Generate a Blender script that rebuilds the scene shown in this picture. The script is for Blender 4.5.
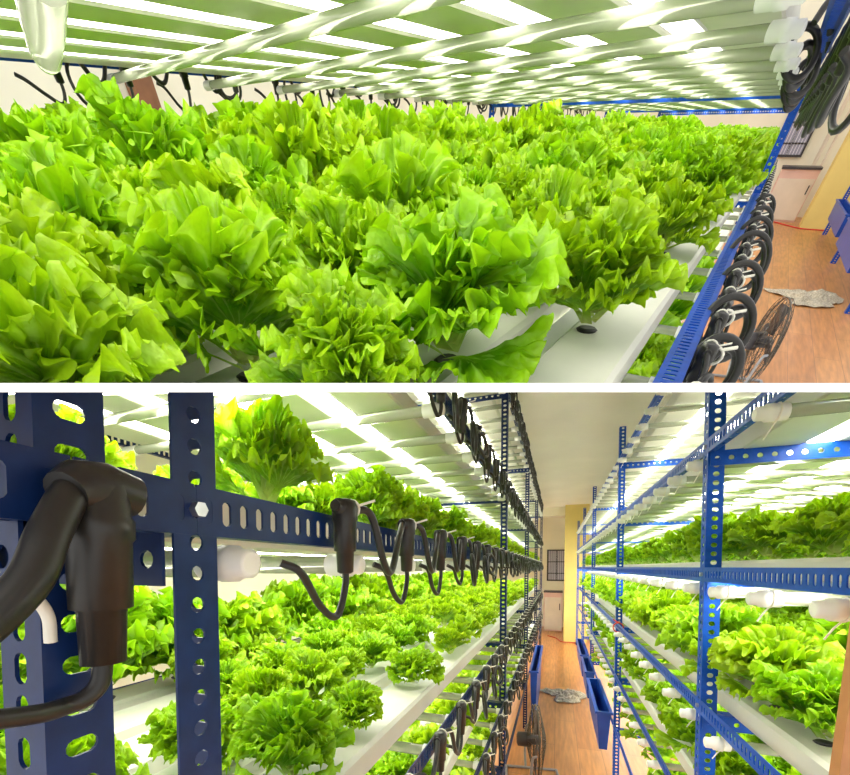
import bpy, bmesh, math, random
import numpy as np
from mathutils import Matrix, Vector

for o in list(bpy.data.objects):
    bpy.data.objects.remove(o)
scene = bpy.context.scene
COL = scene.collection
PI = math.pi
R = math.radians
rng = random.Random(7)
W, H = 850, 775

# ------------------------------------------------------------------ camera
F = 390.0
PX, PY = 425.0, 583.0
EYE = 1.58
YAW, PITCH = R(18.7), R(2.35)
fwd = Vector((-math.sin(YAW) * math.cos(PITCH), math.cos(YAW) * math.cos(PITCH), -math.sin(PITCH)))
rgt = Vector((math.cos(YAW), math.sin(YAW), 0))
upv = rgt.cross(fwd)
RC = Matrix((rgt, upv, -fwd)).transposed()          # camera axes as columns
CAMLOC = Vector((0, 0, EYE))
cam = bpy.data.cameras.new('camera')
cam_o = bpy.data.objects.new('camera', cam)
COL.objects.link(cam_o)
cam_o.matrix_world = Matrix.Translation(CAMLOC) @ RC.to_4x4()
cam.sensor_fit = 'HORIZONTAL'
cam.sensor_width = 36.0
cam.lens = F / W * 36.0
cam.shift_y = (PY - H / 2) / W
cam.clip_start = 0.01
cam.clip_end = 100
scene.camera = cam_o

# ------------------------------------------------------------------ world, exposure
wd = bpy.data.worlds.new('world')
scene.world = wd
wd.use_nodes = True
wd.node_tree.nodes['Background'].inputs[0].default_value = (1.0, 0.985, 0.94, 1)
wd.node_tree.nodes['Background'].inputs[1].default_value = 0.64
scene.view_settings.view_transform = 'Standard'
scene.view_settings.look = 'None'
scene.view_settings.exposure = 1.1
scene.view_settings.gamma = 1.0
scene.view_settings.use_curve_mapping = False
scene.cycles.use_denoising = True
scene.cycles.max_bounces = 8
scene.cycles.transparent_max_bounces = 8
LED_UP, LED_LOW = 4.9, 10.0      # strength of the grow lamps in the two rooms

# ------------------------------------------------------------------ the two rooms' frames
M_LOW = Matrix.Identity(4)                           # lower room: x right, y along its aisle, z up from its floor
def cam2world(v):                                    # v = (right, down, forward)
    return RC @ Vector((v[0], -v[1], -v[2]))
def pix(x, y):
    return cam2world((x - PX, y - PY, F)).normalized()
VPX, VPY, YT = 790.0, 122.0, 140.0
a_ = Vector((VPX - PX, VPY - PY, F)).normalized()
xt_ = PX - (F * F + (VPY - PY) * (YT - PY)) / (VPX - PX)
t_ = -Vector((xt_ - PX, YT - PY, F)).normalized()
u_ = a_.cross(t_)
if u_.y > 0: u_ = -u_
wa, wt, wu = cam2world(a_), cam2world(t_), cam2world(u_)
R_TOP = Matrix((wt, wa, wu)).transposed()
M_TOP = Matrix.Translation(CAMLOC) @ R_TOP.to_4x4()  # upper room: its racks climb steeply; origin at eye height above its front beam

def lay(x, y, M, axis, val):
    """where the sight line through (x, y) meets the plane axis = val of a room"""
    d = M.to_3x3().inverted() @ pix(x, y)
    o = M.inverted() @ CAMLOC
    k = (val - o[axis]) / d[axis]
    return o + d * k

# ------------------------------------------------------------------ materials
def mat(name):
    m = bpy.data.materials.new(name)
    m.use_nodes = True
    nt = m.node_tree
    nt.nodes.clear()
    out = nt.nodes.new('ShaderNodeOutputMaterial')
    return m, nt, out
def ramp(nt, stops):
    r = nt.nodes.new('ShaderNodeValToRGB')
    e = r.color_ramp.elements
    e[0].position, e[0].color = stops[0][0], (*stops[0][1], 1)
    e[1].position, e[1].color = stops[-1][0], (*stops[-1][1], 1)
    for p, c in stops[1:-1]:
        k = e.new(p); k.color = (*c, 1)
    return r
def plain(name, col, rough=0.5, metal=0.0, var=0.12, scale=30.0, bump=0.0, spec=0.5, coat=0.0):
    m, nt, out = mat(name)
    b = nt.nodes.new('ShaderNodeBsdfPrincipled')
    tc = nt.nodes.new('ShaderNodeTexCoord')
    n = nt.nodes.new('ShaderNodeTexNoise')
    n.inputs['Scale'].default_value = scale
    n.inputs['Detail'].default_value = 4
    nt.links.new(tc.outputs['Object'], n.inputs['Vector'])
    lo = tuple(c * (1 - var) for c in col); hi = tuple(min(1, c * (1 + var)) for c in col)
    r = ramp(nt, [(0.3, lo), (0.7, hi)])
    nt.links.new(n.outputs['Fac'], r.inputs[0])
    nt.links.new(r.outputs[0], b.inputs['Base Color'])
    b.inputs['Roughness'].default_value = rough
    b.inputs['Metallic'].default_value = metal
    b.inputs['Specular IOR Level'].default_value = spec
    b.inputs['Coat Weight'].default_value = coat
    if bump:
        bp = nt.nodes.new('ShaderNodeBump')
        bp.inputs['Strength'].default_value = bump
        bp.inputs['Distance'].default_value = 0.002
        nt.links.new(n.outputs['Fac'], bp.inputs['Height'])
        nt.links.new(bp.outputs[0], b.inputs['Normal'])
    nt.links.new(b.outputs[0], out.inputs[0])
    return m

BLUE = plain('blue_paint', (0.005, 0.070, 0.44), 0.36, 0.0, 0.15, 60, 0.05, 0.25, 0.0)
BLUE_BACKLIT = plain('backlit_blue_paint', (0.004, 0.022, 0.105), 0.38, 0.0, 0.2, 60, 0.05, 0.3, 0.0)  # rack blue with the shade of its backlit aisle side put into the colour
WHITE = plain('white_plastic', (0.82, 0.83, 0.80), 0.42, 0, 0.03, 12)
CHAN = plain('channel_plastic', (0.66, 0.655, 0.57), 0.45, 0, 0.05, 9)
SHEET = plain('panel_back', (0.62, 0.64, 0.60), 0.6, 0, 0.05, 9)
BLACK = plain('black_rubber', (0.014, 0.013, 0.012), 0.38, 0, 0.25, 80, 0.1)
STEEL = plain('bolt_steel', (0.55, 0.56, 0.58), 0.3, 0.9, 0.1, 50)
TIE = plain('tie_nylon', (0.85, 0.82, 0.72), 0.4, 0, 0.05, 20)
BEIGE = plain('beige_wall_paint', (0.90, 0.87, 0.72), 0.8, 0, 0.05, 2)
CEILM = plain('ceiling_paint', (0.95, 0.92, 0.83), 0.8, 0, 0.04, 2)
YELLOW = plain('yellow_pillar_paint', (0.78, 0.62, 0.20), 0.7, 0, 0.06, 3)
BOARD = plain('divider_white', (0.95, 0.95, 0.95), 0.7, 0, 0.0, 2)
BIN = plain('blue_plastic', (0.008, 0.07, 0.42), 0.35, 0, 0.1, 10)
CUP = plain('dark_cup_plastic', (0.02, 0.02, 0.018), 0.5, 0, 0.2, 40)
GREY = plain('grey_metal', (0.30, 0.30, 0.32), 0.4, 0.5, 0.1, 20)
DARK = plain('dark_plastic', (0.035, 0.03, 0.035), 0.4, 0, 0.2, 20)
APPL = plain('appliance_white', (0.75, 0.66, 0.56), 0.5, 0, 0.05, 5)
BROWN = plain('brown_wood', (0.24, 0.10, 0.045), 0.5, 0, 0.3, 8)
CLOTH = plain('cloth_grey', (0.46, 0.41, 0.32), 0.9, 0, 0.35, 60, 0.4)
PINK = plain('pink_box', (0.75, 0.50, 0.44), 0.6, 0, 0.06, 5)
WIRE = plain('fan_wire', (0.10, 0.085, 0.07), 0.35, 0.7, 0.1, 50)
REDP = plain('red_tape', (0.65, 0.03, 0.02), 0.5, 0, 0.1, 20)

def glass_pane():
    m, nt, out = mat('window_glass')
    b = nt.nodes.new('ShaderNodeBsdfPrincipled')
    b.inputs['Base Color'].default_value = (0.55, 0.55, 0.72, 1)
    b.inputs['Roughness'].default_value = 0.08
    b.inputs['Transmission Weight'].default_value = 0.35
    nt.links.new(b.outputs[0], out.inputs[0])
    return m
GLASS = glass_pane()
def clear_tube():
    m, nt, out = mat('clear_tube_plastic')
    b = nt.nodes.new('ShaderNodeBsdfPrincipled')
    b.inputs['Base Color'].default_value = (0.56, 0.59, 0.47, 1)
    b.inputs['Roughness'].default_value = 0.12
    b.inputs['Transmission Weight'].default_value = 0.45
    b.inputs['IOR'].default_value = 1.2
    nt.links.new(b.outputs[0], out.inputs[0])
    return m
CLEAR = clear_tube()
def lamp_mat(LED):
    m, nt, out = mat('lamp_diffuser')
    e = nt.nodes.new('ShaderNodeEmission')
    e.inputs['Color'].default_value = (1.0, 0.98, 0.86, 1)
    e.inputs['Strength'].default_value = LED
    nt.links.new(e.outputs[0], out.inputs[0])
    return m
LAMP = {True: lamp_mat(LED_UP), False: lamp_mat(LED_LOW)}
def wood_floor():
    m, nt, out = mat('wood_planks')
    b = nt.nodes.new('ShaderNodeBsdfPrincipled')
    tc = nt.nodes.new('ShaderNodeTexCoord')
    mp = nt.nodes.new('ShaderNodeMapping')
    mp.inputs['Rotation'].default_value = (0, 0, PI / 2)
    br = nt.nodes.new('ShaderNodeTexBrick')
    br.inputs['Scale'].default_value = 1.0
    br.inputs['Brick Width'].default_value = 1.2
    br.inputs['Row Height'].default_value = 0.19
    br.inputs['Mortar Size'].default_value = 0.002
    br.inputs['Color1'].default_value = (0.52, 0.215, 0.062, 1)
    br.inputs['Color2'].default_value = (0.60, 0.27, 0.085, 1)
    br.inputs['Mortar'].default_value = (0.30, 0.13, 0.05, 1)
    n = nt.nodes.new('ShaderNodeTexNoise')
    n.inputs['Scale'].default_value = 6
    n.inputs['Detail'].default_value = 6
    mp2 = nt.nodes.new('ShaderNodeMapping')
    mp2.inputs['Scale'].default_value = (6, 0.6, 1)
    nt.links.new(tc.outputs['Object'], mp.inputs[0]); nt.links.new(mp.outputs[0], br.inputs['Vector'])
    nt.links.new(tc.outputs['Object'], mp2.inputs[0]); nt.links.new(mp2.outputs[0], n.inputs['Vector'])
    r = ramp(nt, [(0.3, (0.72, 0.72, 0.72)), (0.7, (1.1, 1.1, 1.1))])
    nt.links.new(n.outputs['Fac'], r.inputs[0])
    mx = nt.nodes.new('ShaderNodeMix'); mx.data_type = 'RGBA'; mx.blend_type = 'MULTIPLY'
    mx.inputs[0].default_value = 1.0
    nt.links.new(br.outputs['Color'], mx.inputs[6]); nt.links.new(r.outputs[0], mx.inputs[7])
    nt.links.new(mx.outputs[2], b.inputs['Base Color'])
    b.inputs['Roughness'].default_value = 0.38
    nt.links.new(b.outputs[0], out.inputs[0])
    return m
WOOD = wood_floor()
def leaf_mat():
    m, nt, out = mat('lettuce_leaf')
    uv = nt.nodes.new('ShaderNodeUVMap')
    sep = nt.nodes.new('ShaderNodeSeparateXYZ')
    nt.links.new(uv.outputs[0], sep.inputs[0])
    # along the leaf: pale rib end -> fresh green -> yellow-green frill
    r = ramp(nt, [(0.0, (0.55, 0.64, 0.24)), (0.22, (0.24, 0.46, 0.025)), (0.62, (0.118, 0.325, 0.003)), (1.0, (0.37, 0.62, 0.010))])
    nt.links.new(sep.outputs['Y'], r.inputs[0])
    # midrib and fan veins
    wv = nt.nodes.new('ShaderNodeTexWave'); wv.wave_type = 'BANDS'; wv.bands_direction = 'X'
    wv.inputs['Scale'].default_value = 3.2; wv.inputs['Distortion'].default_value = 2.0; wv.inputs['Detail'].default_value = 2
    nt.links.new(uv.outputs[0], wv.inputs['Vector'])
    vr = ramp(nt, [(0.86, (0, 0, 0)), (0.99, (1, 1, 1))])
    nt.links.new(wv.outputs['Fac'], vr.inputs[0])
    mx = nt.nodes.new('ShaderNodeMix'); mx.data_type = 'RGBA'
    ml = nt.nodes.new('ShaderNodeMath'); ml.operation = 'MULTIPLY'; ml.inputs[1].default_value = 0.35
    nt.links.new(vr.outputs[0], ml.inputs[0]); nt.links.new(ml.outputs[0], mx.inputs[0])
    nt.links.new(r.outputs[0], mx.inputs[6]); mx.inputs[7].default_value = (0.45, 0.68, 0.14, 1)
    # plant to plant and blotch variation
    oi = nt.nodes.new('ShaderNodeObjectInfo')
    tc = nt.nodes.new('ShaderNodeTexCoord')
    n = nt.nodes.new('ShaderNodeTexNoise'); n.inputs['Scale'].default_value = 26; n.inputs['Detail'].default_value = 3
    nt.links.new(tc.outputs['Object'], n.inputs['Vector'])
    hs = nt.nodes.new('ShaderNodeHueSaturation')
    m1 = nt.nodes.new('ShaderNodeMapRange'); m1.inputs[3].default_value = 0.487; m1.inputs[4].default_value = 0.508
    nt.links.new(oi.outputs['Random'], m1.inputs[0]); nt.links.new(m1.outputs[0], hs.inputs['Hue'])
    m2 = nt.nodes.new('ShaderNodeMapRange'); m2.inputs[1].default_value = 0.3; m2.inputs[2].default_value = 0.7
    m2.inputs[3].default_value = 0.78; m2.inputs[4].default_value = 1.18
    nt.links.new(n.outputs['Fac'], m2.inputs[0]); nt.links.new(m2.outputs[0], hs.inputs['Value'])
    nt.links.new(mx.outputs[2], hs.inputs['Color'])
    d = nt.nodes.new('ShaderNodeBsdfDiffuse'); t = nt.nodes.new('ShaderNodeBsdfTranslucent')
    g = nt.nodes.new('ShaderNodeBsdfGlossy'); g.inputs['Roughness'].default_value = 0.33
    bp = nt.nodes.new('ShaderNodeBump'); bp.inputs['Strength'].default_value = 0.8; bp.inputs['Distance'].default_value = 0.006
    n2 = nt.nodes.new('ShaderNodeTexNoise'); n2.inputs['Scale'].default_value = 70; n2.inputs['Detail'].default_value = 2
    nt.links.new(tc.outputs['Object'], n2.inputs['Vector']); nt.links.new(n2.outputs['Fac'], bp.inputs['Height'])
    for s in (d, t, g): nt.links.new(bp.outputs[0], s.inputs['Normal'])
    nt.links.new(hs.outputs[0], d.inputs['Color'])
    tm = nt.nodes.new('ShaderNodeMix'); tm.data_type = 'RGBA'; tm.blend_type = 'MULTIPLY'; tm.inputs[0].default_value = 1
    nt.links.new(hs.outputs[0], tm.inputs[6]); tm.inputs[7].default_value = (1.2, 1.2, 0.45, 1)
    nt.links.new(tm.outputs[2], t.inputs['Color'])
    s1 = nt.nodes.new('ShaderNodeMixShader'); s1.inputs[0].default_value = 0.31
    nt.links.new(d.outputs[0], s1.inputs[1]); nt.links.new(t.outputs[0], s1.inputs[2])
    s2 = nt.nodes.new('ShaderNodeMixShader'); s2.inputs[0].default_value = 0.03
    nt.links.new(s1.outputs[0], s2.inputs[1]); nt.links.new(g.outputs[0], s2.inputs[2])
    nt.links.new(s2.outputs[0], out.inputs[0])
    return m
LEAF = leaf_mat()

# ------------------------------------------------------------------ mesh helpers
class MB:
    def __init__(self): self.v, self.f, self.s, self.mi = [], [], [], []
    def add(self, vs, fs, smooth=False, mi=0):
        n = len(self.v)
        self.v += [tuple(p) for p in vs]
        for q in fs:
            self.f.append(tuple(i + n for i in q)); self.s.append(smooth); self.mi.append(mi)
    def box(self, lo, hi, mi=0):
        x0, y0, z0 = lo; x1, y1, z1 = hi
        self.add([(x0,y0,z0),(x1,y0,z0),(x1,y1,z0),(x0,y1,z0),(x0,y0,z1),(x1,y0,z1),(x1,y1,z1),(x0,y1,z1)],
                 [(0,3,2,1),(4,5,6,7),(0,1,5,4),(1,2,6,5),(2,3,7,6),(3,0,4,7)], mi=mi)
    def prism(self, prof, p0, p1, ex, ez, smooth=False, mi=0):
        """profile of (x, z) pairs swept from p0 to p1"""
        p0, p1, ex, ez = Vector(p0), Vector(p1), Vector(ex), Vector(ez)
        n = len(prof)
        vs = [p0 + ex*a + ez*b for a, b in prof] + [p1 + ex*a + ez*b for a, b in prof]
        fs = [(i, (i+1) % n, n + (i+1) % n, n + i) for i in range(n)]
        self.add(vs, fs, smooth, mi)
        self.add(vs, [tuple(range(n))[::-1], tuple(range(n, 2*n))], False, mi)
    def tube(self, pts, r, seg=8, cap=True, mi=0):
        pts = [Vector(p) for p in pts]
        rs = r if isinstance(r, (list, tuple)) else [r]*len(pts)
        vs, fs = [], []
        prev = None
        for i, p in enumerate(pts):
            d = (pts[min(i+1, len(pts)-1)] - pts[max(i-1, 0)])
            d = d.normalized() if d.length > 1e-9 else Vector((0,0,1))
            if prev is None:
                ref = Vector((0,0,1)) if abs(d.z) < 0.9 else Vector((1,0,0))
                n1 = d.cross(ref).normalized()
            else:
                n1 = (prev - d*prev.dot(d))
                n1 = n1.normalized() if n1.length > 1e-6 else d.orthogonal().normalized()
            prev = n1
            n2 = d.cross(n1)
            for k in range(seg):
                an = 2*PI*k/seg
                vs.append(p + (n1*math.cos(an) + n2*math.sin(an))*rs[i])
        for i in range(len(pts)-1):
            for k in range(seg):
                k2 = (k+1) % seg
                fs.append((i*seg+k, i*seg+k2, (i+1)*seg+k2, (i+1)*seg+k))
        self.add(vs, fs, True, mi)
        if cap:
            self.add(vs[:seg], [tuple(range(seg))[::-1]], False, mi)
            self.add(vs[-seg:], [tuple(range(seg))], False, mi)
    def torus(self, c, nrm, R0, r, seg=28, rs=6, arc=2*PI, start=0):
        nrm = Vector(nrm).normalized(); e1 = nrm.orthogonal().normalized(); e2 = nrm.cross(e1)
        c = Vector(c)
        n = seg + 1
        pts = [c + (e1*math.cos(start+arc*i/seg) + e2*math.sin(start+arc*i/seg))*R0 for i in range(n)]
        self.tube(pts, r, rs, cap=False)
    def plate(self, o, ex, ey, en, L, Wd, th, pitch, hl, hw, margin=0.5):
        """perforated strip: length L along ex, width Wd along ey, thickness th along en, stadium holes hl x hw"""
        o, ex, ey, en = Vector(o), Vector(ex), Vector(ey), Vector(en)
        nh = max(1, int(L / pitch)); p = L / nh
        hole = []; rad = min(hl, hw)/2; NS = 12
        for k in range(NS):
            an = 2*PI*(k+0.5)/NS
            cx_, cy_ = rad*math.cos(an), rad*math.sin(an)
            if hl > hw: cx_ += math.copysign(hl/2-rad, cx_)
            else: cy_ += math.copysign(hw/2-rad, cy_)
            hole.append((cx_, cy_))
        def proj(an):
            c, s = math.cos(an), math.sin(an)
            k = min((p/2)/abs(c) if abs(c) > 1e-9 else 1e9, (Wd/2)/abs(s) if abs(s) > 1e-9 else 1e9)
            return (c*k, s*k)
        corner = math.atan2(Wd/2, p/2)
        angs = [2*PI*(k+0.5)/NS for k in range(NS)]
        outer = [proj(a) for a in angs]
        # pull the nearest outer point of each corner onto it
        for ca, q in ((corner, (p/2, Wd/2)), (PI-corner, (-p/2, Wd/2)), (PI+corner, (-p/2, -Wd/2)), (2*PI-corner, (p/2, -Wd/2))):
            j = min(range(NS), key=lambda i: abs(angs[i]-ca)); outer[j] = q
        vs, fs = [], []
        for h in range(nh):
            c = o + ex*(p*(h+0.5)) + ey*(Wd/2)
            b = len(vs)
            for z in (0, th):
                for (x, y) in outer: vs.append(c + ex*x + ey*y + en*z)
                for (x, y) in hole: vs.append(c + ex*x + ey*y + en*z)
            for k in range(NS):
                k2 = (k+1) % NS
                fs.append((b+k, b+NS+k, b+NS+k2, b+k2))
                t = b + 2*NS
                fs.append((t+k, t+k2, t+NS+k2, t+NS+k))
                fs.append((b+NS+k, t+NS+k, t+NS+k2, b+NS+k2))
        self.add(vs, fs)
        # outer rims
        c0, c1, c2, c3 = o, o+ex*L, o+ex*L+ey*Wd, o+ey*Wd
        n = en*th
        self.add([c0,c1,c2,c3,c0+n,c1+n,c2+n,c3+n], [(0,1,5,4),(1,2,6,5),(2,3,7,6),(3,0,4,7)])
    def build(self, name, m, parent=None, loc=None):
        me = bpy.data.meshes.new(name)
        me.from_pydata(self.v, [], self.f)
        me.polygons.foreach_set('use_smooth', self.s)
        ms = m if isinstance(m, (list, tuple)) else [m]
        for k in ms: me.materials.append(k)
        if len(ms) > 1: me.polygons.foreach_set('material_index', self.mi)
        me.update()
        o = bpy.data.objects.new(name, me)
        COL.objects.link(o)
        if parent is not None: o.parent = parent
        return o

def tag(o, label=None, cat=None, group=None, kind=None):
    if label: o['label'] = label
    if cat: o['category'] = cat
    if group: o['group'] = group
    if kind: o['kind'] = kind
    return o
def empty(name, M):
    o = bpy.data.objects.new(name, None)
    o.empty_display_size = 0.05
    COL.objects.link(o)
    o.matrix_world = M
    return o
KIDS = {}
def dup(o, M):
    c = o.copy(); COL.objects.link(c); c.matrix_world = M
    for ch in o.children:
        d = ch.copy(); COL.objects.link(d); d.parent = c
        for g in ch.children:
            e = g.copy(); COL.objects.link(e); e.parent = d
    return c
def T(x, y, z): return Matrix.Translation((x, y, z))
def RZ(a): return Matrix.Rotation(a, 4, 'Z')
def place(o, M):
    o.matrix_world = M
    return o
ORD = ['first','second','third','fourth','fifth','sixth','seventh','eighth','ninth','tenth','eleventh','twelfth','thirteenth','fourteenth',
       'fifteenth','sixteenth','seventeenth','eighteenth','nineteenth','twentieth'] + ['twenty-'+k for k in ('first','second','third','fourth','fifth','sixth','seventh','eighth','ninth')] + \
      ['thirtieth'] + ['thirty-'+k for k in ('first','second','third','fourth','fifth','sixth','seventh','eighth','ninth')] + ['fortieth'] + ['forty-'+k for k in ('first','second','third','fourth','fifth','sixth','seventh','eighth','ninth')] + ['fiftieth'] + ['fifty-'+k for k in ('first','second','third','fourth','fifth','sixth','seventh','eighth','ninth')]

# picture test used only to leave out what the view cannot reach
RCI = RC.inverted()
def project(p):
    d = RCI @ (Vector(p) - CAMLOC)
    z = -d.z
    if z < 0.02: return None
    return (PX + F*d.x/z, PY - F*d.y/z, z)
def in_view(p, top, pad=60):
    q = project(p)
    if q is None: return False
    y0, y1 = (0, 384) if top else (391, 775)
    return -pad < q[0] < W+pad and y0-pad < q[1] < y1+pad

# ================================================================== divider board, added as the white strip between the two rooms
dE = 0.14                                            # its edge stands this far off
zc = F
def edge_dir(y): return Vector((0, y - PY, F)) / F   # per unit of depth
e0 = edge_dir(383.0) * dE
e1 = edge_dir(392.3) * dE
run = edge_dir(387.6).normalized()
mb = MB()
far = 9.0
vs = []
for sx in (-1, 1):
    for k in (0, far):
        for e in (e0, e1):
            wv = (0.35 + k*1.6) * sx
            q = e + run*k
            vs.append(CAMLOC + cam2world((wv, q.y, q.z)))
# order: for each side: (near top, near bottom, far top, far bottom)
mb.add(vs, [(0,1,5,4),(2,6,7,3),(0,4,6,2),(1,3,7,5),(0,2,3,1),(4,5,7,6)])
tag(mb.build('added_divider', BOARD), 'thin white board added as divider between the upper room and the lower room', None, None, 'structure')

# ================================================================== room shells
def shell_box(name, lo, hi, m, M, label):
    b = MB(); b.box(lo, hi)
    o = b.build(name, m); o.matrix_world = M
    return tag(o, label, None, None, 'structure')
FARY = 10.8
CEIL = 2.88
shell_box('floor', (-2.2, -0.6, -0.1), (2.4, FARY+0.3, 0.0), WOOD, M_LOW, 'brown wood plank floor of the lower room')
shell_box('wall_left', (-1.95, -0.6, 0), (-1.85, FARY+0.3, CEIL), BEIGE, M_LOW, 'beige wall behind the left rack')
shell_box('wall_right', (2.2, -0.6, 0), (2.3, FARY+0.3, CEIL), BEIGE, M_LOW, 'beige wall behind the right rack')
shell_box('wall_back', (-1.85, FARY, 0), (2.2, FARY+0.1, CEIL), BEIGE, M_LOW, 'beige wall at the end of the aisle')
shell_box('ceiling', (-1.95, -0.2, CEIL), (2.3, FARY+0.3, CEIL+0.1), CEILM, M_LOW, 'cream ceiling over the aisle')

# ================================================================== racks
def angle_beam(mb, p0, d, L, top_dir, out_dir, w=0.038, th=0.0022, pitch=0.0185, slot=(0.009, 0.020), flat=True, low=0.0):
    """L angle: one upright flange with slots, one flange lying inwards"""
    d, z, o = Vector(d), Vector(top_dir), Vector(out_dir)
    mb.plate(Vector(p0) - z*w, d, z, o, L, w, th, pitch, slot[0], slot[1])
    if low:
        mb.plate(Vector(p0) - o*low - z*w, d, o, z, L, low, th, pitch*2, 0.012, 0.006)
    elif flat:
        mb.plate(Vector(p0) - o*w, d, o, z, L, w, th, pitch, slot[0], slot[1])

def make_rack(M, name, label, fx, side, depth, posts, z0, z1, levels, mat_main, group=None, back_posts=True, yr=None, post_w=0.036, cross_mat=None, low_detail=False, corner=-1, pitch=0.0235, slots=((0.012,0.012),(0.012,0.018))):
    """side -1: shelves run to the left of the front plane; +1: to the right"""
    base = (fx, posts[0], z0)
    root = empty(name, M @ T(*base))
    tag(root, label, 'shelf rack', group)
    ex = Vector((-side, 0, 0))                       # outwards into the aisle
    def bb(): return MB()
    def fin(m, nm, mt):
        m.v = [(p[0]-base[0], p[1]-base[1], p[2]-base[2]) for p in m.v]
        return m.build(nm, mt, root)
    bx = fx + side*depth
    for py in posts:
        for (px_, o) in ((fx, ex), (bx, -ex)) if back_posts else ((fx, ex),):
            m = bb()
            # flange along the aisle, then the flange across it
            m.plate((px_, py-post_w/2, z0), (0,0,1), (0,1,0), o, z1-z0, post_w, 0.002, pitch, slots[0][0], slots[0][1])
            m.plate((px_, py+corner*post_w/2, z0), (0,0,1), -o, (0,1,0), z1-z0, post_w, 0.002, pitch, slots[1][0], slots[1][1])
            p = fin(m, 'post', mat_main)
            if px_ == fx:
                b = bb()
                for lz in levels:
                    b.tube([(px_+o.x*0.002, py, lz), (px_+o.x*0.008, py, lz)], 0.006, 6)
                b.v = [(q[0]-base[0], q[1]-base[1], q[2]-base[2]) for q in b.v]
                b.build('bolt', STEEL, p)
    for lz in levels:
        ys = list(posts)
        if yr: ys = [yr[0]] + [p for p in ys if yr[0] < p < yr[1]] + [yr[1]]
        for i in range(len(ys)-1):
            for (px_, o) in ((fx, ex), (bx, -ex)):
                m = bb()
                L = ys[i+1]-ys[i]-0.002
                angle_beam(m, (px_, ys[i]+0.001, lz+0.019), (0,1,0), L, (0,0,1), o, pitch=0.03 if low_detail else 0.0185, low=0.014 if M is M_LOW else 0.0)
                fin(m, 'beam', mat_main)
        for py in posts:
            m = bb()
            angle_beam(m, (fx+side*0.003, py-post_w/2-0.003, lz-0.0185), (side,0,0), depth-0.006, (0,0,1), (0,-1,0), pitch=0.03, slot=(0.013,0.013))
            fin(m, 'cross_beam', cross_mat or mat_main)
    return root

def channel_mesh(L, w=0.105, h=0.055):
    m = MB()
    c = 0.008
    prof = [(-w/2+0.004,0),(w/2-0.004,0),(w/2,0.004),(w/2,h-c),(w/2-c,h),(-w/2+c,h),(-w/2,h-c),(-w/2,0.004)]
    m.prism(prof, (0,0,0), (0,L,0), (1,0,0), (0,0,1))
    return m
def strip_mesh(L, w, h=0.010, drop=0.009):
    b = MB()
    b.box((-w/2,0,0),(w/2,L,h))
    d = MB()
    d.box((-w/2+0.003,0.01,-drop),(w/2-0.003,L-0.01,0.0))
    return b, d

def make_channels(M, xs, lz, y0, y1, where, w=0.105, group=None):
    for i, x in enumerate(xs):
        m = channel_mesh(y1-y0, w)
        o = m.build('growing_channel', CHAN); place(o, M @ T(x, y0, lz-0.018))
        tag(o, f'white growing channel, {ORD[i]} from the aisle, on {where}', 'growing channel', group or 'white growing channels')
def make_lamps(M, xs, lz, segs, w, where):
    for i, x in enumerate(xs):
        for j in range(len(segs)-1):
            L = segs[j+1]-segs[j]-0.03
            b, d = strip_mesh(L, w, drop=0.002 if M is M_TOP else 0.004)
            o = b.build('grow_lamp', SHEET); place(o, M @ T(x, segs[j]+0.015, lz-0.014))
            d.build('lamp_diffuser', LAMP[M is M_TOP], o)
            tag(o, f'flat white grow lamp, {ORD[i]} gap from aisle, {ORD[j]} bay, {where}', 'lamp', 'grow lamps')

# tubes that hang crosswise under every tier
def tube_proto(L, sgn, tie=True, capm=None, body=None, rs=1.0):
    """runs from x=0 (aisle end) to x=sgn*L; local origin at the aisle end"""
    m = MB()
    r = 0.0125*rs
    m.tube([(sgn*0.045,0,0),(sgn*(L-0.04),0,0)], r, 12)
    o = m.build('light_tube', body or CLEAR)
    c = MB()
    prof = [(0.0,0.009),(0.002,0.012),(0.016,0.012),(0.017,0.0150),(0.030,0.0155),(0.031,0.0145),(0.050,0.0145)]
    c.tube([(sgn*p[0],0,0) for p in prof], [p[1]*rs*1.08 for p in prof], 14)
    c.build('end_cap', WHITE, o)
    c = MB()
    c.tube([(sgn*(L-0.05),0,0),(sgn*L,0,0)], 0.0145*rs, 10)
    c.build('end_cap', WHITE, o)
    if tie:
        t = MB()
        t.tube([(sgn*0.035 + 0.0165*math.sin(a)*0.12, 0.0165*math.cos(a), 0.0165*math.sin(a)) for a in [2*PI*k/12 for k in range(13)]], 0.0018, 5)
        t.tube([(sgn*0.035,0.004,-0.0165),(sgn*0.03,0.012,-0.028),(sgn*0.022,0.016,-0.045)], 0.0014, 5)
        t.build('cable_tie', TIE, o)
    return o

def smooth_path(ctrl, n=6):
    """Catmull-Rom through control points"""
    P = [Vector(c) for c in ctrl]
    P = [P[0]*2-P[1]] + P + [P[-1]*2-P[-2]]
    out = []
    for i in range(1, len(P)-2):
        for k in range(n):
            t = k/n
            a, b, c, d = P[i-1], P[i], P[i+1], P[i+2]
            out.append(0.5*((2*b) + (c-a)*t + (2*a-5*b+4*c-d)*t*t + (3*b-a-3*c+d)*t**3))
    out.append(P[-2])
    return out

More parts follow.
